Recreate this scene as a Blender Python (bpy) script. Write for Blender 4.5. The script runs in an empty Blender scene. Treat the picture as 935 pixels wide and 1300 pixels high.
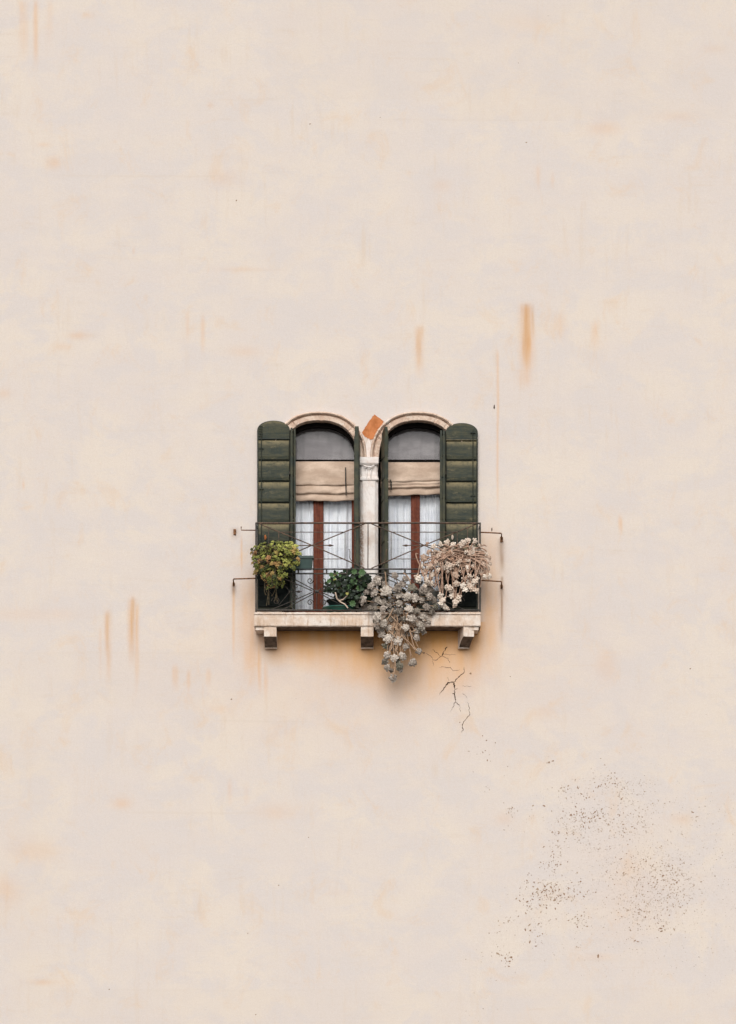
import bpy, math, random
import numpy as np
from mathutils import Vector, Matrix

# ------------------------------------------------------------------ camera, world, sun, exposure
scene = bpy.context.scene
CAM_D, CAM_Z = 36.0, -7.6          # camera: 36 m out from the facade, 7.6 m below the windows' middle
cam_data = bpy.data.cameras.new("camera")
cam = bpy.data.objects.new("camera", cam_data)
scene.collection.objects.link(cam)
cam.location = (0, -CAM_D, CAM_Z)
cam.rotation_euler = (math.radians(90), 0, 0)
cam_data.sensor_fit = 'VERTICAL'
cam_data.sensor_height = 24.0
cam_data.lens = 24.0 * CAM_D / 13.0
cam_data.shift_y = -CAM_Z / 13.0
cam_data.clip_end = 400.0
scene.camera = cam

SUN_EL, SUN_AZ = 36.0, 5.0        # elevation, degrees to the left of straight out
world = bpy.data.worlds.new("World")
scene.world = world
world.use_nodes = True
wn = world.node_tree
bg = wn.nodes["Background"]
sky = wn.nodes.new("ShaderNodeTexSky")
sky.sky_type = 'NISHITA'
sky.sun_disc = False
sky.sun_elevation = math.radians(SUN_EL)
sky.sun_rotation = math.radians(180 + SUN_AZ)
sky.air_density = 1.0
sky.dust_density = 3.0
sky.ozone_density = 1.0
hs = wn.nodes.new("ShaderNodeHueSaturation")
hs.inputs["Saturation"].default_value = 0.15
wn.links.new(sky.outputs[0], hs.inputs["Color"])
wn.links.new(hs.outputs[0], bg.inputs["Color"])
bg.inputs["Strength"].default_value = 0.13
sun_data = bpy.data.lights.new("sun", 'SUN')
sun = bpy.data.objects.new("sun", sun_data)
scene.collection.objects.link(sun)
sun_data.energy = 1.5
sun_data.angle = math.radians(38)
sun_data.color = (1.0, 0.965, 0.925)
el, az = math.radians(SUN_EL), math.radians(SUN_AZ)
sdir = Vector((-math.sin(az) * math.cos(el), -math.cos(az) * math.cos(el), math.sin(el)))
sun.rotation_euler = sdir.to_track_quat('Z', 'Y').to_euler()
sun.location = (-8, -20, 15)
scene.view_settings.view_transform = 'Standard'
scene.view_settings.look = 'None'
scene.view_settings.exposure = 0.17
scene.view_settings.gamma = 1.0

C = scene.collection
PI = math.pi

# ------------------------------------------------------------------ helpers
def P(px, py, d=0.0):
    """point d metres in front of the facade that the photograph shows at (px, py)"""
    k = (CAM_D - d) / CAM_D
    return Vector(((px - 467.5) / 100 * k, -d, CAM_Z + ((650 - py) / 100 - CAM_Z) * k))

class MB:
    def __init__(s): s.v = []; s.f = []; s.m = []; s.sm = []
    def poly(s, pts, mi=0, smooth=False):
        b = len(s.v); s.v += [tuple(p) for p in pts]
        s.f.append(tuple(range(b, b + len(pts)))); s.m.append(mi); s.sm.append(smooth)
    def grid(s, rows, mi=0, smooth=True, close=False):
        b = len(s.v); n = len(rows[0])
        for r in rows: s.v += [tuple(p) for p in r]
        for i in range(len(rows) - 1):
            for j in range(n if close else n - 1):
                j2 = (j + 1) % n
                s.f.append((b + i*n + j, b + i*n + j2, b + (i+1)*n + j2, b + (i+1)*n + j)); s.m.append(mi); s.sm.append(smooth)
    def prism(s, front, back, mi=0):
        """front/back: matching outlines; caps + sides"""
        n = len(front); b = len(s.v)
        s.v += [tuple(p) for p in front] + [tuple(p) for p in back]
        s.f.append(tuple(range(b, b+n))); s.f.append(tuple(range(b+2*n-1, b+n-1, -1)))
        for i in range(n):
            j = (i+1) % n
            s.f.append((b+j, b+i, b+n+i, b+n+j))
        s.m += [mi]*(n+2); s.sm += [False]*(n+2)
    def box(s, x0, x1, y0, y1, z0, z1, mi=0):
        f = [(x0,y0,z0),(x1,y0,z0),(x1,y0,z1),(x0,y0,z1)]
        k = [(x0,y1,z0),(x1,y1,z0),(x1,y1,z1),(x0,y1,z1)]
        s.prism(f, k, mi)
    def pbox(s, xl, xr, yt, yb, d0, d1, mi=0):
        """box whose front face (depth d0) shows at xl..xr, yt..yb; back at depth d1"""
        a = P(xl, yb, d0); c = P(xr, yt, d0)
        s.box(a.x, c.x, -d0, -d1, a.z, c.z, mi)
    def tube(s, pts, r, n=6, mi=0, cap=True):
        pts = [Vector(p) for p in pts]
        rr = r if isinstance(r, (list, tuple)) else [r]*len(pts)
        t0 = (pts[1]-pts[0]).normalized()
        up = Vector((0, 1, 0)) if abs(t0.y) < .9 else Vector((1, 0, 0))
        u = t0.cross(up).normalized(); rows = []
        for i, p in enumerate(pts):
            if i == 0: t = t0
            elif i == len(pts)-1: t = (pts[i]-pts[i-1]).normalized()
            else:
                t = (pts[i+1]-pts[i-1])
                t = t.normalized() if t.length > 1e-9 else t0
            u = (u - t*u.dot(t))
            u = u.normalized() if u.length > 1e-6 else t.orthogonal().normalized()
            w = t.cross(u)
            rows.append([p + (u*math.cos(2*PI*k/n) + w*math.sin(2*PI*k/n))*rr[i] for k in range(n)])
        s.grid(rows, mi, True, True)
        if cap: s.poly(rows[0][::-1], mi); s.poly(rows[-1], mi)
    def build(s, name, mats, parent=None, origin=None):
        me = bpy.data.meshes.new(name)
        o0 = Vector(origin) if origin is not None else Vector((0, 0, 0))
        me.from_pydata([tuple(Vector(p) - o0) for p in s.v], [], s.f)
        if not isinstance(mats, (list, tuple)): mats = [mats]
        for m in mats: me.materials.append(m)
        me.polygons.foreach_set("material_index", s.m)
        me.polygons.foreach_set("use_smooth", s.sm)
        me.update()
        o = bpy.data.objects.new(name, me); C.objects.link(o)
        o.location = o0
        if parent is not None: attach(o, parent)
        return o

def world_loc(o):
    l = Vector(o.location)
    while o.parent: o = o.parent; l = l + Vector(o.location)
    return l
def attach(o, parent):
    o.location = Vector(o.location) - world_loc(parent); o.parent = parent
def tag(o, label=None, cat=None, group=None, kind=None):
    if label: o['label'] = label
    if cat: o['category'] = cat
    if group: o['group'] = group
    if kind: o['kind'] = kind
    return o
def empty(name, loc, label, cat, group=None):
    o = bpy.data.objects.new(name, None); C.objects.link(o); o.location = loc
    o.empty_display_size = .2
    return tag(o, label, cat, group)
def smooth_bevel(o, w=.004, seg=2):
    m = o.modifiers.new("bevel", 'BEVEL'); m.width = w; m.segments = seg; m.limit_method = 'ANGLE'; m.angle_limit = math.radians(40)
def roughen(o, strength, size, levels=2):
    """chipped and worn: subdivide then displace by procedural noise"""
    s = o.modifiers.new("sub", 'SUBSURF'); s.subdivision_type = 'SIMPLE'; s.levels = s.render_levels = levels
    t = bpy.data.textures.new("worn", 'CLOUDS'); t.noise_scale = size; t.noise_depth = 3
    d = o.modifiers.new("disp", 'DISPLACE'); d.texture = t; d.strength = strength; d.texture_coords = 'GLOBAL'; d.mid_level = .5

# ------------------------------------------------------------------ node helper
class NT:
    def __init__(s, name, rough=.8, spec=.3, metal=0.0):
        s.mat = bpy.data.materials.new(name); s.mat.use_nodes = True
        s.t = s.mat.node_tree; s.b = s.t.nodes["Principled BSDF"]
        s.b.inputs["Roughness"].default_value = rough
        s.b.inputs["Specular IOR Level"].default_value = spec
        s.b.inputs["Metallic"].default_value = metal
        s.co = s.t.nodes.new("ShaderNodeNewGeometry").outputs["Position"]
    def put(s, sock, v):
        if isinstance(v, bpy.types.NodeSocket): s.t.links.new(v, sock)
        elif isinstance(v, (tuple, list)): sock.default_value = (*v, 1.0) if len(sock.default_value) == 4 and len(v) == 3 else v
        else: sock.default_value = v
    def scale(s, sc, loc=(0,0,0)):
        n = s.t.nodes.new("ShaderNodeMapping"); s.t.links.new(s.co, n.inputs[0])
        n.inputs["Scale"].default_value = sc; n.inputs["Location"].default_value = loc
        return n.outputs[0]
    def noise(s, sc, scale=1.0, detail=4, rough=.6, loc=(0,0,0), dist=0.0):
        n = s.t.nodes.new("ShaderNodeTexNoise"); s.t.links.new(s.scale(sc, loc), n.inputs["Vector"])
        n.inputs["Scale"].default_value = scale; n.inputs["Detail"].default_value = detail
        n.inputs["Roughness"].default_value = rough; n.inputs["Distortion"].default_value = dist
        return n.outputs["Fac"]
    def ramp(s, v, a, b):
        n = s.t.nodes.new("ShaderNodeMapRange"); n.interpolation_type = 'SMOOTHSTEP'
        s.put(n.inputs[0], v); n.inputs[1].default_value = a; n.inputs[2].default_value = b
        return n.outputs[0]
    def math(s, op, a, b=0.0, c=0.0):
        n = s.t.nodes.new("ShaderNodeMath"); n.operation = op
        s.put(n.inputs[0], a); s.put(n.inputs[1], b); s.put(n.inputs[2], c)
        return n.outputs[0]
    def mix(s, f, a, b, mode='MIX'):
        n = s.t.nodes.new("ShaderNodeMix"); n.data_type = 'RGBA'; n.blend_type = mode
        s.put(n.inputs[0], f); s.put(n.inputs[6], a); s.put(n.inputs[7], b)
        return n.outputs[2]
    def sep(s, v):
        n = s.t.nodes.new("ShaderNodeSeparateXYZ"); s.t.links.new(v, n.inputs[0]); return n.outputs
    def attr(s, name):
        n = s.t.nodes.new("ShaderNodeVertexColor"); n.layer_name = name
        n2 = s.t.nodes.new("ShaderNodeSeparateColor"); s.t.links.new(n.outputs[0], n2.inputs[0])
        return n2.outputs
    def bump(s, h, strength, dist=.01):
        n = s.t.nodes.new("ShaderNodeBump"); s.put(n.inputs["Height"], h)
        n.inputs["Strength"].default_value = strength; n.inputs["Distance"].default_value = dist
        s.t.links.new(n.outputs[0], s.b.inputs["Normal"])
    def color(s, c): s.put(s.b.inputs["Base Color"], c); return s

def plain(name, c1, c2, sc=20, rough=.8, spec=.3, metal=0, bump=.3, thin=0):
    n = NT(name, rough, spec, metal)
    f = n.noise((1,1,1), sc, 4)
    n.color(n.mix(n.ramp(f, .35, .65), c1, c2))
    if bump: n.bump(f, bump, .004)
    if thin: n.b.inputs["Subsurface Weight"].default_value = 0
    return n.mat

# ---- materials
def mat_wall():
    n = NT("weathered_plaster", .92, .15)
    base1, base2, base3 = (.632, .566, .524), (.668, .592, .518), (.612, .558, .530)
    big = n.noise((.8, 1, 1.1), 1.0, 6, .66)
    mid = n.noise((1.5, 1, 2.2), 1.0, 8, .72, (7, 0, 3), .4)
    c = n.mix(n.ramp(big, .38, .64), base1, base2)
    c = n.mix(n.math('MULTIPLY', n.ramp(mid, .45, .60), .9), c, base3)
    ver = n.noise((9, 1, 1.1), 1.0, 5, .65, (2, 0, 9))
    brk = n.ramp(n.noise((1.1, 1, 1.3), 1.0, 4, .6, (31, 0, 12), .6), .42, .66)
    c = n.mix(n.math('MULTIPLY', n.math('MULTIPLY', n.ramp(ver, .50, .72), brk), .55), c, (.610, .500, .400))
    hor = n.noise((1.5, 1, 11), 1.0, 5, .7, (4, 0, 1))
    c = n.mix(n.math('MULTIPLY', n.math('MULTIPLY', n.ramp(hor, .52, .72), n.ramp(n.noise((1.4, 1, 1.0), 1.0, 4, .6, (3, 0, 41), .6), .44, .66)), .48), c, (.590, .485, .395))
    blot = n.noise((2.3, 1, 1.9), 1.0, 7, .7, (17, 0, 5), .8)
    c = n.mix(n.math('MULTIPLY', n.ramp(blot, .53, .72), .50), c, (.650, .490, .355))
    fine = n.noise((1, 1, 1), 85, 3, .7)
    c = n.mix(n.math('MULTIPLY', n.ramp(fine, .3, .7), .24), c, (.38, .32, .27))
    brush = n.noise((26, 1, 34), 1.0, 3, .6, (3, 0, 0))
    c = n.mix(n.math('MULTIPLY', n.ramp(brush, .42, .70), .07), c, (.44, .36, .30))
    grain = n.noise((1, 1, 1), 34, 5, .75, (5, 0, 5))
    c = n.mix(n.math('MULTIPLY', n.ramp(grain, .50, .72), .22), c, (.53, .42, .33))
    c = n.mix(n.math('MULTIPLY', n.ramp(grain, .46, .30), .30), c, (.70, .645, .605))
    st = n.attr("stain")
    c = n.mix(st[0], c, (.63, .315, .095))
    c = n.mix(st[1], c, (.24, .13, .06))
    c = n.mix(st[2], c, (.56, .475, .40))
    n.color(c)
    bw = n.math('ADD', n.math('MULTIPLY', fine, .35), n.math('MULTIPLY', brush, .15))
    bw = n.math('ADD', bw, n.math('MULTIPLY', n.noise((2.6, 1, 3.4), 1.0, 5, .6, (9, 0, 2), .3), 1.2))
    n.bump(bw, .55, .008)
    return n.mat

def mat_stone():
    n = NT("pale_worn_limestone", .85, .2)
    a = n.noise((1,1,1), 7, 5, .65, (1,2,3)); b = n.noise((1,1,1), 38, 4, .7); v = n.noise((22,22,3), 1, 5, .65)
    c = n.mix(n.ramp(a, .35, .62), (.68, .60, .53), (.58, .45, .35))
    c = n.mix(n.math('MULTIPLY', n.ramp(v, .52, .68), .65), c, (.40, .25, .15))
    c = n.mix(n.math('MULTIPLY', n.ramp(b, .56, .72), .55), c, (.28, .19, .135))
    n.color(c); n.bump(n.math('ADD', b, a), .5, .006); return n.mat
def mat_white_stone():
    n = NT("whitewashed_stone", .85, .2)
    a = n.noise((1,1,1), 6, 5, .65, (1,2,3)); b = n.noise((1,1,1), 45, 4, .7); v = n.noise((30,30,4), 1, 5, .65)
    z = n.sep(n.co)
    c = n.mix(n.ramp(a, .38, .62), (.76, .715, .68), (.68, .59, .53))
    c = n.mix(n.math('MULTIPLY', n.ramp(v, .55, .7), .45), c, (.44, .29, .20))
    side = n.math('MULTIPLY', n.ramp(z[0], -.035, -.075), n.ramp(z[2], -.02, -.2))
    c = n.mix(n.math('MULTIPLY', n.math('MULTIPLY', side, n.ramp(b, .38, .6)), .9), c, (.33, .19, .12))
    c = n.mix(n.math('MULTIPLY', n.ramp(b, .6, .72), .35), c, (.28, .20, .15))
    n.color(c); n.bump(b, .45, .005); return n.mat
def mat_arch():
    n = NT("pinkish_arch_stone", .85, .2)
    a = n.noise((1,1,1), 9, 5, .65, (5,2,3)); b = n.noise((1,1,1), 42, 4, .7)
    c = n.mix(n.ramp(a, .35, .62), (.66, .53, .43), (.53, .38, .29))
    c = n.mix(n.ramp(n.noise((1,1,1), 4.2, 3, .6, (8,1,1)), .58, .66), c, (.68, .60, .53))
    c = n.mix(n.math('MULTIPLY', n.ramp(b, .54, .7), .6), c, (.25, .15, .10))
    n.color(c); n.bump(b, .5, .006); return n.mat
def mat_green(z0):
    """flaking dark green paint, worn to bare olive wood along the top of every board"""
    n = NT("flaking_green_paint", .62, .3)
    xyz = n.sep(n.co)
    t = n.math('FRACT', n.math('DIVIDE', n.math('SUBTRACT', z0, xyz[2]), .2672))   # 0 at a board's top edge
    a = n.noise((1,1,2.2), 8, 6, .75, (3,1,2)); g = n.noise((6,6,30), 1, 5, .7); v = n.noise((45,45,4), 1, 4, .6)
    c = n.mix(n.ramp(g, .36, .66), (.015, .022, .015), (.048, .048, .024))
    worn = n.math('MULTIPLY', n.ramp(t, .42, .04), n.ramp(a, .28, .56))
    worn = n.math('MAXIMUM', n.math('MULTIPLY', worn, .85), n.math('MULTIPLY', n.ramp(n.noise((7,7,20), 1, 6, .72, (9,1,4)), .54, .74), .6))
    c = n.mix(worn, c, (.205, .165, .085))
    c = n.mix(n.math('MULTIPLY', n.ramp(v, .5, .7), .4), c, (.022, .036, .030))
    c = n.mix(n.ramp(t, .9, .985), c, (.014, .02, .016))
    n.color(c); n.bump(n.math('ADD', g, v), .5, .006); return n.mat
def mat_cloth(name, c1, c2, trans=.35, weave=(260, 260)):
    n = NT(name, .9, .1)
    w = n.noise((weave[0], 40, weave[1]), 1, 2, .5); a = n.noise((2.5, 2, 6), 1, 4, .6)
    c = n.mix(n.ramp(a, .35, .65), c1, c2)
    c = n.mix(n.math('MULTIPLY', n.ramp(w, .4, .65), .22), c, tuple(x*.55 for x in c1))
    n.color(c); n.bump(w, .2, .002)
    return n.mat
def mat_glass():
    m = bpy.data.materials.new("window_glass"); m.use_nodes = True; t = m.node_tree; t.nodes.clear()
    o = t.nodes.new("ShaderNodeOutputMaterial"); mx = t.nodes.new("ShaderNodeMixShader")
    f = t.nodes.new("ShaderNodeFresnel"); f.inputs[0].default_value = 1.45
    tr = t.nodes.new("ShaderNodeBsdfTransparent"); tr.inputs[0].default_value = (.96, .97, .97, 1)
    g = t.nodes.new("ShaderNodeBsdfGlossy"); g.inputs["Roughness"].default_value = .04
    t.links.new(f.outputs[0], mx.inputs[0]); t.links.new(tr.outputs[0], mx.inputs[1]); t.links.new(g.outputs[0], mx.inputs[2])
    t.links.new(mx.outputs[0], o.inputs[0]); return m
def mat_leaf(name, cols, rough=.55, spec=.35):
    """leaf colour picked per leaf from the 'tone' attribute"""
    n = NT(name, rough, spec)
    a = n.attr("tone")
    c = n.mix(n.ramp(a[0], 0, .5), cols[0], cols[1])
    c = n.mix(n.ramp(a[0], .5, 1.0), c, cols[2])
    c = n.mix(a[1], c, cols[3])
    n.color(c); return n.mat

WALL = mat_wall(); STONE = mat_stone(); WSTONE = mat_white_stone(); ARCH = mat_arch()
GREEN = mat_green(P(0, 558, .08).z)
GREENLF = plain("weathered_olive_green_paint", (.013, .020, .013), (.048, .046, .022), 7, .6, .3, bump=.4)
EDGEG = plain("dark_green_edge_paint", (.011, .017, .012), (.030, .033, .018), 16, .6, .3, bump=.3)
BLACKWOOD = plain("black_lower_board_wood", (.006, .008, .008), (.014, .018, .016), 12, .8, .1)  # lower shutter boards, much darker than the boards above
IRON = plain("rusty_thin_iron", (.055, .042, .034), (.14, .085, .055), 30, .75, .3, .0)
DARKIRON = plain("black_wrought_iron", (.028, .028, .026), (.075, .060, .048), 30, .7, .3, .0)
RUST = plain("rust", (.09, .045, .025), (.24, .12, .06), 40, .9, .1)
WOOD = plain("red_brown_varnished_wood", (.095, .020, .009), (.15, .038, .016), 18, .6, .2)
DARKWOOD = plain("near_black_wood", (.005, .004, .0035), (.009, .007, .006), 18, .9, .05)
TERRA = plain("bare_terracotta", (.36, .125, .045), (.52, .20, .08), 9, .9, .1)
GLASS = mat_glass()
CURT = mat_cloth("white_lace_curtain", (.80, .82, .87), (.88, .89, .92))
NET = mat_cloth("grey_net_curtain", (.19, .17, .175), (.30, .275, .275))
LINEN = mat_cloth("beige_linen", (.44, .325, .245), (.62, .48, .375), weave=(60, 240))
LINENDK = plain("linen_hem", (.30, .20, .13), (.38, .27, .18), 40, .9, .1)
CRACK = plain("crack_gap", (.035, .022, .016), (.085, .055, .040), 60, 1, 0)
PIT1 = plain("bare_render_pit", (.19, .115, .072), (.31, .20, .13), 60, 1, 0)
PIT2 = plain("bare_render_pit_tan", (.30, .21, .14), (.40, .31, .23), 60, 1, 0)
PIT3 = plain("bare_render_pit_grey", (.40, .35, .31), (.33, .30, .28), 60, 1, 0)
GREENPOT = plain("dark_green_plastic", (.010, .030, .026), (.016, .045, .038), 9, .45, .4)
SHADEGRIME = plain("shaded_grimy_stone", (.075, .055, .042), (.16, .115, .085), 14, .9, .15)  # slab and corbel undersides: their shade painted in along with grime
BLACKPOT = plain("black_plastic_pot", (.008, .010, .010), (.016, .019, .018), 9, .5, .3)
TEALPOT = plain("green_glazed_pot", (.016, .11, .080), (.024, .15, .11), 9, .4, .5)
GREYPOT = plain("grey_zinc_pot", (.19, .21, .20), (.30, .32, .30), 14, .6, .4)
CLAY = plain("clay_pot", (.30, .12, .06), (.40, .18, .10), 16, .9, .1)
SOIL = plain("dark_soil", (.018, .013, .010), (.04, .03, .02), 40, 1, 0)
STEMTAN = plain("tan_succulent_stem", (.30, .19, .12), (.44, .30, .20), 40, .7, .2)
STEMPINK = plain("pinkish_dry_stem", (.28, .165, .115), (.46, .31, .225), 40, .7, .2)
STEMDK = plain("dark_stem", (.06, .05, .03), (.12, .09, .05), 40, .8, .2)
LEAFG = mat_leaf("yellow_green_succulent_leaf", [(.030, .040, .010), (.19, .20, .040), (.44, .44, .11), (.36, .17, .075)])
LEAFGREY = mat_leaf("silver_grey_succulent_leaf", [(.07, .055, .045), (.26, .215, .18), (.53, .46, .395), (.09, .10, .06)], .75, .2)
LEAFPINK = mat_leaf("rosy_cream_succulent_leaf", [(.26, .18, .13), (.54, .435, .35), (.72, .64, .55), (.38, .22, .14)], .7, .2)
LEAFIVY = mat_leaf("dark_ivy_leaf", [(.005, .011, .005), (.016, .034, .010), (.065, .13, .04), (.36, .34, .09)], .5, .4)
PAVE = plain("grey_paving_stone", (.085, .08, .075), (.12, .11, .10), 1.2, .85, .2)
ROOF = plain("roof_tile", (.34, .15, .09), (.42, .22, .13), 3, .9, .1)

# ------------------------------------------------------------------ ground
GZ = -9.2
g = MB(); g.poly([(-150, -200, GZ), (150, -200, GZ), (150, 60, GZ), (-150, 60, GZ)])
tag(g.build("ground", PAVE), kind='structure')

# ------------------------------------------------------------------ building
B = empty("building", (0, 0, GZ), "pale plastered Venetian facade with one small twin arched balcony window", "building")

ARCHES = [(405.5, 49.0), (530.5, 49.0)]
SPRING = 583.0; AB = 48.5; EXP = 2.3
def sup(cx, a, b, th):
    c, s = math.cos(th), math.sin(th)
    return cx + a*math.copysign(abs(c)**(2/EXP), c), SPRING - b*abs(s)**(2/EXP)

def vnoise(X, Z, sx, sz, seed, octaves=3):
    rng = np.random.RandomState(seed); out = np.zeros_like(X); amp = 1.0; tot = 0
    for o in range(octaves):
        G = rng.rand(64, 64)
        u = X/sx*(2**o) + 13.7*o; v = Z/sz*(2**o) + 5.1*o
        iu = np.floor(u).astype(int); iv = np.floor(v).astype(int); fu = u-iu; fv = v-iv
        fu = fu*fu*(3-2*fu); fv = fv*fv*(3-2*fv)
        a = G[iu % 64, iv % 64]; b = G[(iu+1) % 64, iv % 64]; c = G[iu % 64, (iv+1) % 64]; d = G[(iu+1) % 64, (iv+1) % 64]
        out += amp*((a*(1-fu)+b*fu)*(1-fv)+(c*(1-fu)+d*fu)*fv); tot += amp; amp *= .55
    return out/tot

def wall_part():
    rnd = random.Random(5)
    xs = np.concatenate([np.linspace(-520, -20, 6), np.arange(-8, 944, 1.25), np.linspace(960, 1460, 6)])
    ys = np.concatenate([np.linspace(-420, -20, 5), np.arange(-8, 1309, 1.4), np.linspace(1325, 1570, 5)])
    nx, ny = len(xs), len(ys)
    PX, PY = np.meshgrid(xs, ys)                # pixel units of 1 cm on the facade
    V = np.stack([(PX-467.5)/100, np.zeros_like(PX), (650-PY)/100], -1).reshape(-1, 3)
    V[:, 2] = np.where(np.repeat(ys, nx) == ys[-1], GZ, V[:, 2])
    cx = (PX[:-1, :-1]+PX[1:, 1:])/2; cy = (PY[:-1, :-1]+PY[1:, 1:])/2
    hole = np.zeros_like(cx, bool)
    for ax, aa in ARCHES:
        up = (np.abs((cx-ax)/(aa+4))**EXP + np.abs((SPRING-cy)/(AB+4))**EXP < 1) & (cy <= SPRING)
        dn = (np.abs(cx-ax) < aa+2) & (cy > SPRING) & (cy < 783)
        hole |= up | dn
    hole |= (np.abs(cx-468) < 10) & (cy > SPRING-1) & (cy < 783)
    I, J = np.nonzero(~hole)
    q = np.stack([I*nx+J, (I+1)*nx+J, (I+1)*nx+J+1, I*nx+J+1], -1)
    # ---- stains
    R = np.zeros_like(PX); Gc = np.zeros_like(PX); Bc = np.zeros_like(PX)
    sm = lambda t: np.clip(t, 0, 1)**2*(3-2*np.clip(t, 0, 1))
    nA = vnoise(PX, PY, 9, 60, 1, 4); nB = vnoise(PX, PY, 30, 30, 2, 4); nC = vnoise(PX, PY, 2.2, 40, 3, 3)
    wob = (vnoise(PX, PY, 8, 40, 9, 2)-.5)*2
    def streak(x, y0, y1, w, s, ch='R', top=14, bot=None, fr=.5):
        nonlocal R, Gc, Bc
        bot = bot or (y1-y0)*.55
        a = np.exp(-(((PX-x+wob*min(1.5, w*.3))/w)**2)) * sm((PY-y0)/top) * sm((y1-PY)/bot)
        a = a*s*1.2*(1-fr+fr*2*nC)*(.55+.9*nA)*(.9 if ch=='R' else 1)
        if ch == 'R': R = np.maximum(R, a)
        elif ch == 'G': Gc = np.maximum(Gc, a)
        else: Bc = np.maximum(Bc, a)
    # wide ochre wash beneath the balcony
    nD = vnoise(PX, PY, 45, 45, 7, 3)
    depth = 74 + 44*np.exp(-((PX-520)/85)**2) + 30*(nD-.5) - 14*np.exp(-((PX-380)/50)**2)
    t = (PY-797)/depth
    wx = sm((PX-315)/40)*sm((640-PX)/45)
    wash = np.where(PY > 790, 1-np.clip(t, 0, 1)**1.15, 0)*wx
    R = np.maximum(R, .98*wash*(.78+.44*nA))
    # ochre haze to each side of the balcony
    side = np.exp(-((PX-318)/16)**2)*sm((PY-690)/90)*sm((905-PY)/90)
    R = np.maximum(R, .46*side*(.35+1.3*nA))
    side = np.exp(-((PX-620)/17)**2)*sm((PY-640)/90)*sm((900-PY)/100)
    R = np.maximum(R, .46*side*(.35+1.2*nA))
    halo = np.exp(-((PX-468)/200)**2-((PY-850)/75)**2)*.16
    R = np.maximum(R, halo*(.5+nB))
    for a in [(669, 380, 500, 7.5, .62), (676, 386, 450, 3.5, .35), (667, 460, 500, 9, .25), (533, 408, 490, 5, .34), (755, 404, 448, 4.5, .30), (788, 650, 682, 2.6, .42),
              (632, 440, 690, 1.5, .40), (168, 752, 860, 4.5, .42), (174, 760, 900, 3, .28), (137, 770, 890, 4, .30), (128, 790, 880, 2.5, .15), (223, 838, 885, 4, .30), (240, 845, 888, 3, .25),
              (265, 842, 882, 4, .22), (258, 395, 460, 2.5, .22), (238, 392, 440, 2.5, .16), (46, -5, 100, 3, .32), (30, -5, 90, 6, .16), (63, -5, 70, 4, .15), (714, 390, 440, 6, .13),
              (307, 676, 742, 1.3, .45), (297, 742, 860, 2.2, .35), (330, 796, 900, 3, .45), (338, 820, 905, 3.5, .35), (318, 780, 880, 2.5, .35), (607, 800, 890, 4, .40), (617, 740, 900, 3, .28),
              (292, 985, 1030, 3, .16), (313, 990, 1030, 3, .14), (268, 125, 140, 4, .25), (170, 310, 325, 1.5, .3), (683, 205, 250, 4, .14), (702, 215, 245, 2.5, .2), (30, 605, 625, 1.6, .3),
              (258, 860, 920, 2, .12), (435, 870, 915, 2.5, .15)]:
        streak(*a)
    for a in [(637, 682, 735, 3.2, .55), (637.5, 730, 830, 1.5, .58), (637, 780, 812, 2.4, .35), (297, 738, 760, 2.6, .45), (637, 740, 765, 3, .45), (298, 668, 690, 4.5, .30), (668, 384, 480, 5, .16), (676, 386, 440, 3, .10), (169, 758, 850, 4, .10), (137, 775, 860, 3, .08), (533, 412, 480, 4, .07), (480, 799, 812, 60, .05),
              (169, 756, 835, 1.6, .13)]:
        streak(a[0], a[1], a[2], a[3], a[4], 'G', 4)
    # dark brown marks right where the corbels sit in the wall
    for x in (344, 466, 590):
        Gc = np.maximum(Gc, .50*np.exp(-((PX-x)/9)**2-((PY-825)/3.2)**2)*(.5+nB))
    # soft blotches
    for (x, y, sx, sy, s) in [(68, 207, 9, 8, .30), (56, 184, 8, 3, .2), (102, 426, 14, 5, .28), (310, 446, 20, 7, .16), (765, 163, 20, 9, .22), (860, 148, 22, 6, .15), (905, 62, 14, 5, .15),
                              (112, 20, 9, 4, .18), (155, 1020, 12, 7, .26), (275, 900, 14, 7, .22), (45, 1080, 30, 14, .18), (5, 1130, 20, 18, .25), (55, 1247, 18, 4, .28), (6, 500, 9, 6, .2),
                              (310, 342, 30, 3, .16), (350, 1030, 26, 10, .16), (285, 225, 16, 11, .16), (690, 905, 16, 10, .16), (770, 845, 14, 20, .2), (668, 30, 26, 12, .1), (560, 235, 12, 8, .14),
                              (80, 440, 10, 5, .18), (40, 780, 60, 8, .14), (760, 1215, 20, 5, .14), (630, 870, 30, 40, .12), (865, 1040, 14, 7, .2), (800, 1130, 50, 60, .08), (640, 1040, 12, 8, .14)]:
        R = np.maximum(R, s*np.exp(-((PX-x)/sx)**2-((PY-y)/sy)**2)*(.4+1.1*nB))
    # trowel seams: thin slightly darker lines
    for (y, x0, x1, s) in [(152.3, 460, 725, .38), (127, 250, 362, .40), (223.5, 62, 295, .42), (829, -5, 292, .30), (915.5, 262, 405, .40), (1032, 150, 345, .36), (1257, -5, 480, .25), (1257, 620, 935, .18),
                           (487, 120, 300, .22), (547, 110, 235, .24), (640, 740, 830, .12), (1219, 640, 900, .2), (343, 270, 370, .25), (742, 0, 200, .10)]:
        yy = y+(vnoise(PX, PY, 60, 1e6, int(y), 2)-.5)*2.2
        Bc = np.maximum(Bc, s*np.exp(-((PY-yy)/1.1)**2)*sm((PX-x0)/30)*sm((x1-PX)/30)*(.3+1.3*nB))
    # slightly dirtier bands
    band = sm((PY-126)/2)*0
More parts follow.
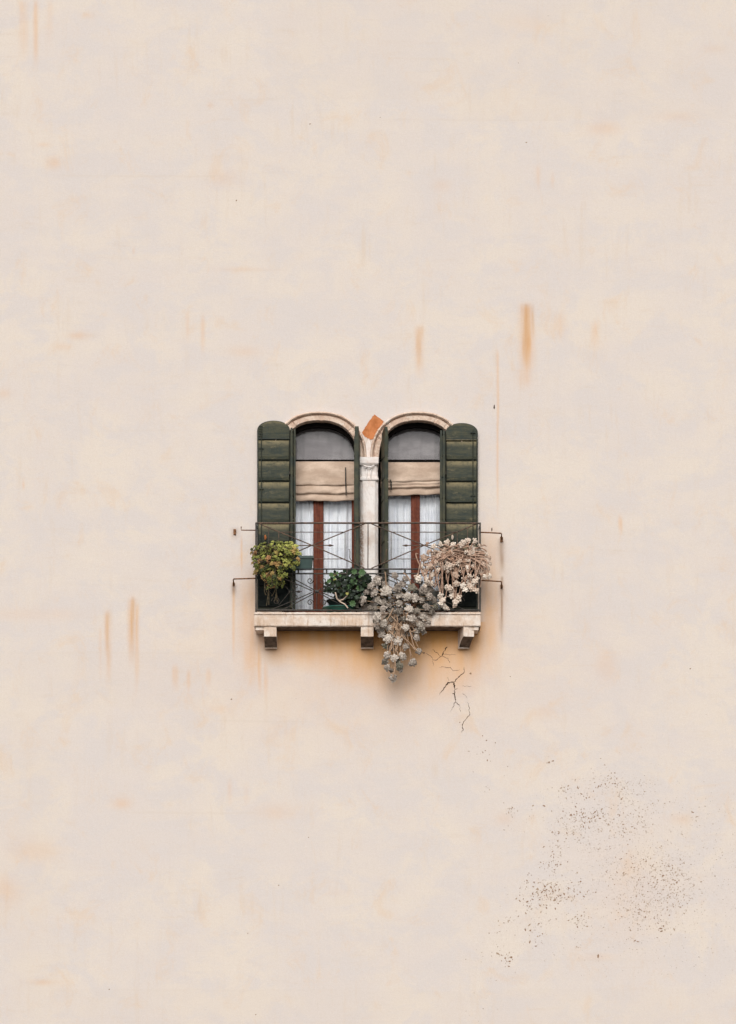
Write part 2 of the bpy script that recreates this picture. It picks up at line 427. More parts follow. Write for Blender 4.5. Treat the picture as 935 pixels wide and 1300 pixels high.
    for (y0, y1, x0, x1, s) in [(-10, 127, 330, 700, .12), (-10, 152, 560, 950, .12), (1257, 1320, -10, 950, .10), (829, 900, -10, 290, .08), (900, 1320, -10, 90, .10)]:
        Bc = np.maximum(Bc, s*sm((PY-y0)/2)*sm((y1-PY)/2)*sm((PX-x0)/40)*sm((x1-PX)/40)*(.4+1.2*nB))
    col = np.stack([np.clip(R, 0, .97), np.clip(Gc, 0, .9), np.clip(Bc, 0, .9), np.ones_like(R)], -1).reshape(-1, 4)

    mb = MB()
    # cracks: ribbons of varying width, flush gaps in the plaster
    def ribbon(pts, w0, w1, mi=0, jag=1.0):
        pts = [Vector((430+x*.2139, 750+y*.2139, 0)) for x, y in pts]
        fine = []
        for a, b in zip(pts, pts[1:]):
            n = max(2, int((b-a).length/1.6))
            for k in range(n):
                p = a.lerp(b, k/n)
                fine.append(p + Vector((rnd.uniform(-jag, jag), rnd.uniform(-jag, jag), 0))*(.0 if k == 0 else .75))
        fine.append(pts[-1]); N = len(fine); L = []; Rr = []
        for i, p in enumerate(fine):
            t = (fine[min(i+1, N-1)]-fine[max(i-1, 0)]).normalized(); nn = Vector((-t.y, t.x, 0))
            w = (w0+(w1-w0)*i/(N-1))*rnd.choice([.5, .8, 1.0, 1.3, 1.6])*.85/2*(1 if 0 < i < N-1 else .3)
            L.append(p+nn*w); Rr.append(p-nn*w)
        for i in range(N-1):
            q4 = [L[i], L[i+1], Rr[i+1], Rr[i]]
            mb.poly([((p.x-467.5)/100, -.0012, (650-p.y)/100) for p in q4], mi)
    for pts, a, b in [
        ([(520,370),(545,385),(560,410),(580,412),(600,395),(615,388),(650,400),(660,430)], .55, .5),
        ([(555,350),(590,370),(610,390)], .35, .6), ([(612,390),(625,360),(648,333)], 1.7, .9), ([(625,378),(700,380)], .35, .2),
        ([(560,410),(562,445)], .5, .25), ([(630,455),(665,455),(680,475),(720,468)], .7, .3),
        ([(745,453),(748,480),(715,510),(685,540)], 1.1, .9), ([(685,540),(650,545),(620,590),(600,617)], 1.7, .5),
        ([(685,540),(690,580),(688,610),(695,655)], 1.5, 1.0), ([(695,655),(680,690),(662,718)], .9, .3), ([(695,658),(720,680),(722,722)], .9, .3),
        ([(690,585),(708,578)], 1.4, .5), ([(650,510),(655,535)], .4, .5), ([(765,662),(775,690),(780,735),(755,765),(735,795),(740,820),(732,842)], .5, .9),
        ([(735,565),(790,568)], .45, .25), ([(735,608),(770,642)], .45, .2), ([(675,612),(692,612)], 1.3, .6), ([(595,455),(640,452)], .3, .3), ([(480,360),(520,372)], .35, .5)]:
        ribbon(pts, a, b)
    def pit(x, y, r, mi, el=1.0, ang=None):
        n = rnd.choice([4, 5, 6]); a0 = rnd.uniform(0, 2*PI) if ang is None else ang; pts = []
        for k in range(n):
            t = -2*PI*k/n; rr = r*rnd.uniform(.55, 1.25)
            u, w = math.cos(t)*rr*el, math.sin(t)*rr
            pts.append((x+u*math.cos(a0)-w*math.sin(a0), y+u*math.sin(a0)+w*math.cos(a0)))
        pts = [((a-467.5)/100, -.0012-rnd.random()*.0006, (650-b)/100) for a, b in pts]
        mb.poly(pts, mi)
    def cl(cx, cy, sx, sy, n, rmax=1.0, dk=.5):
        cx = 640+cx*.3155; cy = 960+cy*.3155; sx *= .3155; sy *= .3155
        for _ in range(int(n*1.5)):
            x, y = rnd.gauss(cx, sx*.74), rnd.gauss(cy, sy*.74)
            if x > 950: continue
            if rnd.random() < .30: x += rnd.gauss(0, 12); y += rnd.gauss(0, 9)
            r = rmax*(.28+.72*rnd.random()**2.6)
            pit(x, y, r*.72, 1 if rnd.random() < dk*.75 else 2, rnd.uniform(1, 2.6))
    for a in [(290,145,60,22,36,1.4,.7),(400,110,60,26,60,1.2,.6),(490,140,50,30,55,1.2,.6),(300,250,60,28,70,1.6,.8),(380,240,30,30,36,1.4,.8),(280,295,35,18,26,1.3,.6),(440,280,70,40,60,1.1,.5),
              (540,200,60,50,60,1.0,.5),(560,270,60,50,70,1.0,.5),(180,550,70,38,110,1.6,.8),(270,545,60,30,60,1.3,.6),(130,700,28,38,34,1.6,.8),(300,660,35,22,36,1.3,.6),(580,500,110,80,260,1.05,.55),
              (640,570,90,80,220,1.1,.6),(540,640,70,50,120,1.1,.5),(680,465,40,26,46,1.3,.6),(645,690,24,16,16,1.8,.8),(740,560,60,50,60,1.0,.5),(35,222,22,18,18,1.5,.7),(18,810,12,24,16,1.8,.8),
              (20,660,22,10,7,1.4,.7),(195,440,45,40,60,1.1,.5),(420,420,110,80,140,.8,.4),(600,420,80,50,120,.9,.5),(350,340,60,30,40,.9,.5),(560,100,50,20,24,.9,.5),(770,245,20,10,10,1.3,.6),
              (530,745,8,6,3,2.2,1),(380,810,4,4,1,2,1),(120,590,60,60,40,1,.5),(220,330,20,30,24,1.3,.6),(770,370,110,130,120,.65,.3),(560,740,140,30,60,.7,.4),(300,770,10,8,4,1.5,.8),(470,300,260,260,420,.5,.25),
              (860,480,60,200,110,.6,.3),(180,25,14,5,5,1.5,.9),(-75,-15,16,10,7,1.5,.9),(-70,130,16,9,6,1.2,.8),(-20,760,30,60,22,1.0,.6),(-60,830,50,80,18,.8,.5),(-90,1000,40,80,10,.8,.5),
              (640,800,160,60,30,.7,.5),(900,700,40,120,26,.7,.4)]:
        cl(*a)
    for _ in range(600):      # sparse fine grains over the rest of the damaged corner
        pit(rnd.uniform(690, 940), rnd.uniform(990, 1240), rnd.uniform(.2, .6), rnd.choice([2, 2, 3]))
    for x, y, r in [(300.5,254.5,1.1),(394,157.5,.9),(668.5,181,1.2),(658.5,80,.8),(696,20,.6),(483,149,.7),(294,887.5,1.2),(876.5,849,1.2),(392,1063,.9),(354,1124,.8),(315,1185,.8),(325,1288,1),(648,859,.8),
                    (597.9,854.6,1.7),(538.8,829,1.2),(618,940,1.2),(613,934,.9),(629,943,.9),(584,917,.8),(601,980,.6),(645,973,.7),(697,968,1.3),(139,1256,.8),(376,887,.5)]:
        pit(x, y, r, 1)
    pit(627.6, 517, 1.1, 0, 3.4, PI/2); pit(624.6, 672, 1.1, 0, 2.6, PI/2)
    # sides, back and roof of the house
    x0, x1, zt = V[:, 0].min(), V[:, 0].max(), V[:, 2].max()
    mb.poly([(x0,0,GZ),(x0,0,zt),(x0,9,zt),(x0,9,GZ)], 4); mb.poly([(x1,0,GZ),(x1,9,GZ),(x1,9,zt),(x1,0,zt)], 4)
    mb.poly([(x0,9,GZ),(x0,9,zt),(x1,9,zt),(x1,9,GZ)], 4)

    me = bpy.data.meshes.new("wall")
    extra = np.array(mb.v); nv = len(V)
    allv = np.concatenate([V, extra]); me.vertices.add(len(allv)); me.vertices.foreach_set("co", allv.astype(np.float32).ravel())
    loops = q.ravel().tolist(); starts = list(range(0, len(loops), 4)); mats = [4]*len(q)
    loops = np.array(loops, np.int32); ex = []; est = []; p = len(loops)
    for f, m in zip(mb.f, mb.m):
        est.append(p); p += len(f); ex += [i+nv for i in f]; mats.append(m)
    loops = np.concatenate([loops, np.array(ex, np.int32)]); starts = np.array(starts+est, np.int32)
    me.loops.add(len(loops)); me.loops.foreach_set("vertex_index", loops)
    me.polygons.add(len(starts)); me.polygons.foreach_set("loop_start", starts)
    for m in (CRACK, PIT1, PIT2, PIT3, WALL): me.materials.append(m)
    me.polygons.foreach_set("material_index", np.array(mats, np.int32))
    me.update(calc_edges=True); me.validate()
    ca = me.color_attributes.new("stain", 'FLOAT_COLOR', 'POINT')
    full = np.zeros((len(me.vertices), 4), np.float32); full[:len(col)] = col; full[:, 3] = 1
    ca.data.foreach_set("color", full.ravel())
    o = bpy.data.objects.new("wall", me); C.objects.link(o); attach(o, B)
    return o
wall_part()
r = MB(); r.box(-10.4, 10.4, -.4, 9.4, 10.7, 10.9); r.build("roof", ROOF, B)

# ---- arched stone mouldings round each opening
def arch_moulding(cx, a):
    prof = [(0, -.36), (0, .022), (.5, .034), (6.0, .036), (6.6, .016), (7.2, .016), (7.8, .05), (9.0, .066), (10.3, .058), (11.2, .03), (11.4, -.004)]
    mb = MB(); rows = []; N = 72
    rnd = random.Random(int(cx))
    joints = sorted(rnd.sample(range(6, N-6), 8))
    for i in range(N+1):
        th = PI*i/N; row = []
        jt = 1 if i in joints else 0
        for off, d in prof:
            x, y = sup(cx, a+off, AB+off, th)
            dd = d - (.012 if jt and d > .03 else 0) + rnd.uniform(-.002, .002)*(d > 0)
            row.append(Vector(((x-467.5)/100, -dd, (650-y)/100)))
        rows.append(row)
    mb.grid(rows, 0, False)
    o = mb.build("arch_moulding", ARCH, B)
    roughen(o, .008, .05, 1)
    return o
for cx, a in ARCHES: arch_moulding(cx, a)
# jambs at the outer sides of the openings
for xs_ in ((352, 357.5), (578.5, 584)):
    j = MB(); j.pbox(xs_[0], xs_[1], SPRING, 779, .012, -.36); j.build("door_jamb", STONE, B)
# head of each recess behind the moulding and closing walls round the frames
# ---- central pilaster
pil = MB()
def section(py, hw, dep, ch=.03, cx=468.6):
    x = (cx-467.5)/100; h = hw/100; z = (650-py)/100
    return [Vector((x-h, .36, z)), Vector((x-h, -(dep-ch), z)), Vector((x-h+ch*1.2, -dep, z)), Vector((x+h-ch*1.2, -dep, z)), Vector((x+h, -(dep-ch), z)), Vector((x+h, .36, z))]
rows = [section(y, 11.7, .075, .035) for y in (612, 640, 668, 700, 730, 760, 781)]
pil.grid(rows, 0, False)
shaft = pil.build("pilaster", WSTONE, B); roughen(shaft, .010, .03, 3)
cap = MB()
cap.grid([section(582.5, 12.4, .11, .004), section(590, 12.4, .11, .004), section(592, 12.0, .095, .01), section(592.4, 11.3, .07, .02), section(600, 11.2, .066, .02), section(606, 11.3, .075, .02),
          section(608.5, 12.2, .09, .012), section(611, 12.4, .09, .012), section(612.5, 11.6, .07, .03)], 0, False)
cap.poly(section(582.5, 12.4, .11, .004))
cp = []                                                           # carved lip of the capital
for k in range(13):
    t = -1+2*k/12; cp.append(P(468.6+7*t, 592.6-2.3*(abs(t)**2.5), .108))
cap.tube(cp, [.004]+[.011]*11+[.004], 6)
for k in range(5):
    t = -1+2*k/4
    if k in (1, 3): cap.tube([P(468.6+6*t, 594, .072), P(468.6+5*t, 601, .078), P(468.6+6*t, 608, .09)], [.010, .014, .007], 6)
c = cap.build("capital", WSTONE, shaft); roughen(c, .007, .03, 2)
# plain bit of masonry that carries the capital back to the frames, above the springing
sp = MB()
f = [P(461, 583, .01), P(475.5, 583, .01), P(473.5, 572, .01), P(470.5, 562, .01), P(468.5, 556, .01), P(466, 562, .01), P(463.5, 572, .01)]
sp.prism(f, [v+Vector((0, .04, 0)) for v in f]); sp.build("spandrel", WSTONE, shaft)
# bare terracotta where the plaster has gone
tp = MB()
pts = [(475.6,526.3),(481,530.0),(487.6,535.2),(484.0,541.0),(479.0,549.5),(475.2,556.6),(471.8,558.0),(468,557.2),(464.2,554.5),(461.8,552.5),(459.8,549.2),(464,542.5),(468.5,535.5),(472.5,529.5)]
rg = random.Random(4); pts = [q for a_, b_ in zip(pts, pts[1:]+pts[:1]) for q in [(a_[0]+(b_[0]-a_[0])*t+rg.uniform(-.35, .35), a_[1]+(b_[1]-a_[1])*t+rg.uniform(-.35, .35)) for t in (0, .33, .66)]]
f = [P(x, y, .006) for x, y in pts]; tp.prism(f[::-1], [v+Vector((0, .009, 0)) for v in f][::-1])
tp.build("bare_brick_patch", TERRA, B)['label'] = "orange terracotta patch where plaster is missing"

# ------------------------------------------------------------------ windows
def window(cx, a, mull, glass_x, stiles, idx):
    mb = MB(); N = 40; rows = []
    for i in range(N+1):
        th = PI*i/N; row = []
        for off, d in ((3.0, -.09), (-3.6, -.09), (-4.6, -.30), (3.0, -.31)):
            x, y = sup(cx, a+off, AB+off*(2.2 if off < 0 else 1), th)
            row.append(P(x, y, d))
        rows.append(row)
    mb.grid(rows, 1, False)  # band thickened and near-black, painting in the arch head's deep shade
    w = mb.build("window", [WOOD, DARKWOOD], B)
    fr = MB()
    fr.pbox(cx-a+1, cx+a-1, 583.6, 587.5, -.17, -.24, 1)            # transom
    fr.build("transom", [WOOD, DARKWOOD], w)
    m = MB(); m.pbox(mull[0], mull[1], 620, 786, -.165, -.24); m.pbox((mull[0]+mull[1])/2-1.0, (mull[0]+mull[1])/2+1.0, 620, 786, -.150, -.165); 
    mo = m.build("mullion", WOOD, w); smooth_bevel(mo, .006)
    for s0, s1 in stiles:
        s_ = MB(); s_.pbox(s0, s1, 587.5, 786, -.17, -.24); smooth_bevel(s_.build("stile", DARKWOOD if s0 == 481 else WOOD, w), .004)  # dark stile paints in the shadowed gap right of the pilaster
    bt = MB(); bt.pbox(cx-a+1, cx+a-1, 774, 790, -.172, -.235); bt.build("bottom_rail", WOOD, w)
    gl = MB()
    pts = [P(*sup(cx, a-4, AB-4, PI*i/N), -.205) for i in range(N+1)]
    gl.poly(pts[::-1]); gl.build("fanlight_glass", GLASS, w)
    for g0, g1 in glass_x:
        g2 = MB(); a0 = P(g0, 786, -.205); a1 = P(g1, 587, -.205)
        g2.poly([(a0.x, .205, a0.z), (a1.x, .205, a0.z), (a1.x, .205, a1.z), (a0.x, .205, a1.z)]); g2.build("glass_pane", GLASS, w)
    return w
window(405.5, 49, (398.2, 410.8), ((360, 398), (411, 446)), ((446.8, 453.5), (356.5, 362)), 0)
window(530.5, 49, (522.0, 533.4), ((486, 522), (534, 573)), ((481, 486), (573, 580)), 1)

def curtain(xl, xr, yt, yb, d, folds, mat, seed, label, group, arch=None, amp=.024):
    rnd = random.Random(seed); mb = MB(); rows = []
    ph = [rnd.uniform(0, 6.28) for _ in range(4)]; NX, NZ = 90, 26
    for j in range(NZ+1):
        row = []
        for i in range(NX+1):
            u = i/NX; v = j/NZ
            x = xl+(xr-xl)*u
            y0 = yt
            if arch:
                ax, aa = arch; q = min(1, abs((x-ax)/(aa))); y0 = SPRING-(AB)*(1-q**EXP)**(1/EXP)
            y = y0+(yb-y0)*v
            w = math.sin(u*folds*2*PI+ph[0]+.5*math.sin(v*2+ph[1])) + .45*math.sin(u*folds*4.3*PI+ph[2]+.4*v) + .3*math.sin(u*folds*1.3*PI+ph[3])
            row.append(P(x+.3*math.sin(v*3+u*9), y, d+w*amp*(.5+.5*min(1, v*3))))
        rows.append(row)
    mb.grid(rows[::-1], 0, True)
    base = P((xl+xr)/2, yb, d)
    return tag(mb.build("curtain", mat, None, base), label, "curtain", group)
G_ = "curtains behind the balcony window panes"
curtain(358, 399, 634, 784, -.268, 3.2, CURT, 1, "white lace curtain left of the mullion in the left window", G_)
curtain(410, 452, 634, 784, -.268, 3.4, CURT, 2, "white lace curtain right of the mullion in the left window", G_)
curtain(484, 523, 630, 784, -.268, 3.2, CURT, 3, "white lace curtain left of the mullion in the right window", G_)
curtain(532, 577, 628, 784, -.268, 3.8, CURT, 4, "white lace curtain right of the mullion in the right window", G_)
curtain(358, 453, 0, 590, -.245, 5, NET, 5, "grey net curtain in the arched top of the left window", "net curtains in the arched window heads", (405.5, 48.5), .008)
curtain(483, 578, 0, 590, -.245, 5, NET, 6, "grey net curtain in the arched top of the right window", "net curtains in the arched window heads", (530.5, 48.5), .008)

def blind(xl, xr, yt, prof, d0, tilt, seed, label):
    """prof: (py, extra depth) from top to bottom"""
    rnd = random.Random(seed); mb = MB(); rows = []; NX = 48
    p1, p2 = rnd.uniform(0, 6), rnd.uniform(0, 6)
    for py, ex in prof:
        row = []
        v = (py-yt)/(prof[-1][0]-yt)
        for i in range(NX+1):
            u = i/NX
            sag = .9*math.sin(u*PI)*v + .35*math.sin(u*11+p1)*v + .25*math.sin(u*23+p2)*v
            row.append(P(xl+(xr-xl)*u+.5*math.sin(py*.3)*(u-.5), py+sag+tilt*(u-.5)*2*v, d0+ex+.006*math.sin(u*9+py*.35+p1)+.004*math.sin(u*21+py*.6)+.005*math.sin(u*3.2+py*1.1+p2+1.5*math.sin(u*6))+.003*math.sin(py*1.9-u*7)))
        rows.append(row)
    mb.grid(rows, 0, True)
    o = mb.build("roman_blind", LINEN, None, P((xl+xr)/2, prof[-1][0], d0))
    s = o.modifiers.new("thick", 'SOLIDIFY'); s.thickness = .004
    tag(o, label, "blind", "half raised linen blinds")
    return o
b1 = blind(372, 453, 586, [(586, 0), (592, .012), (598, .018), (604, .02), (610, .022), (614, .028), (615.6, .022), (616.2, .0), (617, .012), (621, .02), (624, .026), (625.6, .028), (626.4, .004), (627.5, 0), (630, .014), (634.2, .024), (635.0, .018), (635.2, .0)], -.125, -.2, 1,
           "beige linen Roman blind with a dark cord, in the left window")
h = MB(); h.tube([P(439, 593.5, -.07), P(439.2, 610, -.06), P(440, 629, -.06)], .0075, 6, 0); h.build("cord", DARKIRON, b1)
b2 = blind(484, 572, 587, [(587, 0), (594, .012), (600, .018), (606, .024), (609, .028), (610.2, .022), (610.8, 0), (612, .014), (614, .022), (615.2, .008), (616.2, .02), (617.6, .026), (618.4, 0), (620, -.002), (622, .014), (626.4, .026), (627.4, .02), (627.6, 0)], -.125, -1.6, 2,
           "beige linen Roman blind tilting slightly, in the right window")
h = MB(); h.tube([P(495.5, 609, -.07), P(497, 612, -.06), P(497, 622, -.06)], .009, 6, 0); h.build("cord", DARKIRON, b2)

# ------------------------------------------------------------------ shutters
SEAMS = [558.3, 584.8, 611.4, 638.4, 664.8, 691.5, 718.2, 745, 771.5]
def outline(xl, xr, yt, ys_, yb, n=22):
    c = (xl+xr)/2; a = (xr-xl)/2; pts = [(xl, yb), (xr, yb)]
    for i in range(n+1):
        th = PI*i/n; co, si = math.cos(th), math.sin(th)
        pts.append((c+a*math.copysign(abs(co)**(2/2.1), co), ys_-(ys_-yt)*abs(si)**(2/2.1)))
    return pts
def flat_shutter(xl, xr, yt, ys_, side, seams, label):
    mb = MB(); yb = 775
    o_ = outline(xl, xr, yt, ys_, yb); f = [P(x, y, .055) for x, y in o_]
    mb.prism(f, [Vector((v.x, -.02, v.z)) for v in f], 2)
    il, ir = (1.6, .8) if side < 0 else (.8, 1.8)
    # top rounded board
    o2 = [(x, y) for x, y in outline(xl+il, xr-ir, yt+.7, ys_, seams[0]-.8)]
    f = [P(x, y, .082) for x, y in o2]; mb.prism(f, [Vector((v.x, -.056, v.z)) for v in f], 0)
    ends = seams+[yb]
    rnd = random.Random(int(xl))
    for k in range(len(seams)):
        y0, y1 = ends[k]+.7, ends[k+1]-.7
        if y1-y0 < 3: continue
        mi = 1 if y0 > 716 else 0
        rows = []
        jx = rnd.uniform(-.2, .2)
        for y, d in ((y0, .057), (y0+.5, .066), (y0+5.5, .086), (y1-5, .090), (y1-.9, .084), (y1, .057)):
            x0, x1 = xl+il+jx, xr-ir+jx
            rows.append([P(x0, y, .057), P(x0+.5, y, d), P((x0+x1)/2, y+rnd.uniform(-.15, .15), d+rnd.uniform(-.002, .002)), P(x1-.5, y, d), P(x1, y, .057)])
        mb.grid(rows[::-1], mi, False)
    o = mb.build("shutter", [GREEN, BLACKWOOD, EDGEG], B); o['label'] = label
    rx = xl+5.3 if side < 0 else xr-6.2
    b = MB(); b.tube([P(rx, 541.5 if side < 0 else 546, .105), P(rx, 600, .107), P(rx, 690, .105)], .0055, 6)
    for y in (569, 620.5) if side < 0 else (549, 629):
        b.pbox(rx-3.2, rx+3.2, y-.5, y+.5, .104, .085)
    if side < 0:
        for y in (541, 544, 547.3, 550.5, 553.6): b.pbox(rx-3.4, rx+1.5, y-.35, y+.35, .096, .082)
    b.build("locking_bar", EDGEG, o)
    for y in (600, 700):
        hx = xr-1 if side < 0 else xl+1
        hg = MB(); hg.pbox(min(hx, hx+2.2*side*-1), max(hx, hx+2.2*side*-1), y-2, y+2, .10, .05); hg.build("hinge", DARKIRON, o)
    kx = 337 if side < 0 else 574.5
    kb = MB(); kb.tube([P(kx, 679.5, .11), P(kx+.3, 682, .118), P(kx, 685, .11)], [.010, .017, .009], 8); kb.build("shutter_catch", TERRA if side < 0 else STONE, o)
    return o
flat_shutter(326.8, 368.4, 534, 546.5, -1, SEAMS, "green shutter folded flat on the wall, locking bar near its outer edge")
flat_shutter(565.8, 607.0, 537, 549.5, 1, [559.6, 584.6, 611.6, 638.8, 664.6, 691.5, 718.2, 745, 771.5], "green shutter folded flat on the wall, most worn to bare wood")

def leaf(hx, hd, fx, fd, yt_h, yt_f, yb, th, label):
    """board leaf from hinge (hx,hd) out to front edge (fx,fd)"""
    a = P(hx, 650, hd); b = P(fx, 650, fd); u = Vector((b.x-a.x, b.y-a.y, 0)); n = Vector((-u.y, u.x, 0)).normalized()*th/2
    mb = MB(); zt_h = P(hx, yt_h, hd).z; zt_f = P(fx, yt_f, fd).z; zb = P(hx, yb, hd).z
    top = [(t, zt_h+(zt_f-zt_h)*(1-(1-t)**2)) for t in (0, .25, .5, .75, .92, 1)]
    top[-1] = (1, top[-1][1]-.05)
    ring = [(0, zb)]+top+[(1, zb)]
    mk = lambda off: [Vector((a.x, a.y, 0))+u*t+n*off+Vector((0, 0, z)) for t, z in ring]
    mb.prism(mk(1), mk(-1), 0)
    # battens and boards standing proud on both faces
    z = zt_h-.08; k = 0
    while z-.25 > zb:
        for s in (1, -1):
            q = [Vector((a.x, a.y, 0))+u*t+n*s*1.0+Vector((0, 0, zz)) for t, zz in ((.06, z-.25), (.94, z-.25), (.94, z), (.06, z))]
            mb.prism([v+n*s*.45 for v in q], q, 0)
        z -= .267
    o = mb.build("shutter", [GREENLF], B); o['label'] = label
    return o
leaf(369.8, .0, 370.6, .19, 546, 542.5, 775, .022, "narrow green shutter leaf edge-on beside the left flat shutter")
leaf(373.6, .0, 374.4, .15, 546, 544.0, 775, .020, "narrow green shutter leaf edge-on at the left window's outer side")
leaf(564.6, .0, 563.8, .19, 549, 546, 775, .022, "narrow green shutter leaf edge-on beside the right flat shutter")
leaf(561.0, .0, 560.4, .15, 549, 546, 775, .024, "narrow green shutter leaf edge-on at the right window's outer side")
leaf(454.6, .02, 453.0, .285, 552, 540.5, 776, .046, "green shutter leaf standing straight out, just left of the pilaster")
leaf(486.6, .02, 491.0, .285, 552, 541, 776, .036, "green shutter leaf half open, just right of the pilaster")

# ------------------------------------------------------------------ balcony
SD = .34
slab = MB()
slab.grid([[P(x, y, d) for x in (323.2, 610.4)] for y, d in ((777.2, SD), (779.8, SD+.004), (780.2, SD-.012), (794.6, SD-.012), (795.6, SD-.03))], 0, False)
a0, a1 = P(323.2, 777.2, SD), P(610.4, 777.2, SD); zb = P(400, 795.6, SD-.03).z
slab = MB()
prof = [(SD, 777.2), (SD+.004, 779.6), (SD-.010, 780.4), (SD-.010, 794.2), (SD-.03, 795.8)]
zp = [(-d, P(400, y, d).z) for d, y in prof]
sec = [(.02, zp[0][1])]+zp+[(.02, zp[-1][1])]
xsn = np.linspace(a0.x, a1.x, 60)
slab.grid([[Vector((x, y, z)) for y, z in sec] for x in xsn], 0, False, True)
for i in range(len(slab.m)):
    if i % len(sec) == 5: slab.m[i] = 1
slab.poly([Vector((xsn[0], y, z)) for y, z in sec]); slab.poly([Vector((xsn[-1], y, z)) for y, z in sec][::-1])
S = slab.build("balcony_slab", [STONE, SHADEGRIME], B); roughen(S, .014, .06, 2)
for xl, xr in ((324.6, 336), (597, 607.8)):
    e = MB(); e.pbox(xl, xr, 796.2, 799.8, .30, 0); o = e.build("end_block", STONE, S); roughen(o, .008, .05, 3)
def corbel(xl, xr, yaw):
    mb = MB(); d = .31
    Lf, Rf = P(xl, 797, d), P(xr, 797, d); z0 = zb+.002
    pts = [(0.02, z0), (-d, z0), (-d, P(xl, 808, d).z)]
    z1 = pts[-1][1]; z2 = P(xl, 823.5, .04).z
    for k in range(1, 8):
        t = k/8; pts.append((-(d-(d-.06)*t), z1+(z2-z1)*(.86*t-.35*math.sin(PI*t)*.4)))
    pts += [(-.055, z2+.012), (-.05, z2)]
    pts += [(.02, z2)]
    rows = []
    xm = (Lf.x+Rf.x)/2; w = (Rf.x-Lf.x)/2
    for s in np.linspace(-1, 1, 5):
        rows.append([Vector((xm+s*w, y, z)) for y, z in pts])
    mb.grid(rows, 0, False, True)
    n_ = len(pts)
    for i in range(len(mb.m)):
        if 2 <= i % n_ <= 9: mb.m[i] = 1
    mb.poly(rows[0]); mb.poly(rows[-1][::-1])
    ca, sa = math.cos(yaw), math.sin(yaw)
    mb.v = [(xm+(x-xm)*ca-(y)*sa, (x-xm)*sa+y*ca, z) for x, y, z in mb.v]
    o = mb.build("corbel", [STONE, SHADEGRIME], S); roughen(o, .008, .04, 3); return o
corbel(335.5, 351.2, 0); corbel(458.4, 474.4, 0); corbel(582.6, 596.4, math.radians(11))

# ---- railing
RD = .31
rail = MB()
rail.tube([P(324.6, 664.2, RD), P(400, 664.0, RD), P(467, 664.1, RD), P(540, 663.9, RD), P(610.6, 664.4, RD)], .0115, 6)
Rl = rail.build("railing", IRON, B)
Rl['label'] = "rusty wrought iron railing with crosses and scrolls"
for x in (325.4, 609.8):
    p = MB(); p.pbox(x-1.1, x+1.1, 663.5, 776.8, RD+.01, RD-.01); p.build("post", DARKIRON, Rl)
    # side frames running back to the wall
    s_ = MB(); b_ = P(x, 664, RD)
    for y in (664.5, 722.5, 728, 774.5):
        z = P(x, y, RD).z; s_.tube([(b_.x, -RD, z), (b_.x, .0, z)], .007, 6)
    for k in range(1, 3):
        s_.tube([(b_.x, -RD*k/3, P(x, 774.5, RD).z), (b_.x, -RD*k/3, P(x, 664.5, RD).z)], .004, 5)
    s_.build("side_frame", DARKIRON, Rl)
p = MB(); p.tube([P(467.6, 664, RD), P(467.4, 723, RD)], .0065, 6); p.build("post", IRON, Rl)
mr = MB()
for y, r_ in ((722.4, .0095), (728.2, .0095), (774.6, .012)): mr.tube([P(325, y, RD), P(467, y+.15, RD), P(610, y, RD)], r_, 6)
for x in (352, 379, 415, 441, 493, 514.5, 556, 583): mr.tube([P(x, 722, RD), P(x, 728.6, RD)], .010, 6)
mr.build("middle_rail", DARKIRON, Rl)
def spiral(cx, cy, r0, turns, a0, hand, n=18):
    return [P(cx+math.cos(a0+hand*t*turns*2*PI/n)*r0*(1-.75*t/n), cy+math.sin(a0+hand*t*turns*2*PI/n)*r0*(1-.75*t/n), RD) for t in range(n+1)]
for bx in (396.3, 538.8):
    u = MB(); w_ = 71; T = .0052
    u.tube([P(bx-w_+4, 665, RD), P(bx, 692.3, RD), P(bx+w_-4, 721.5, RD)], .0075, 5)
    u.tube([P(bx-w_+4, 721.5, RD-.01), P(bx, 692.3, RD-.012), P(bx+w_-4, 665, RD-.01)], .0075, 5)
    for y in (675.6, 709.6): u.tube([P(bx-42, y, RD), P(bx+42, y, RD)], T, 5)
    for x in (bx-42, bx+42): u.tube([P(x, 675.6, RD), P(x, 709.6, RD)], T, 5)
    for x in (bx-55, bx+55): u.tube([P(x, 671, RD), P(x, 714, RD)], T*.9, 5)
    u.tube([P(bx-24, 692.5, RD), P(bx+24, 692.5, RD)], .0065, 5)
    for s in (-1, 1): u.tube([P(bx+s*20, 692.5, RD), P(bx+s*23, 692.5, RD), P(bx+s*28, 692.5, RD)], [.005, .017, .001], 5)
    for s in (-1, 1):
        c0 = bx+s*49
        u.tube([P(c0+1.2*s, 712, RD), P(c0-.9*s, 708.5, RD), P(c0-.7*s, 701, RD), P(c0-1.2*s, 697.8, RD), P(c0-2.4*s, 697.2, RD)], .005, 5)
    u.build("upper_panel", IRON, Rl)
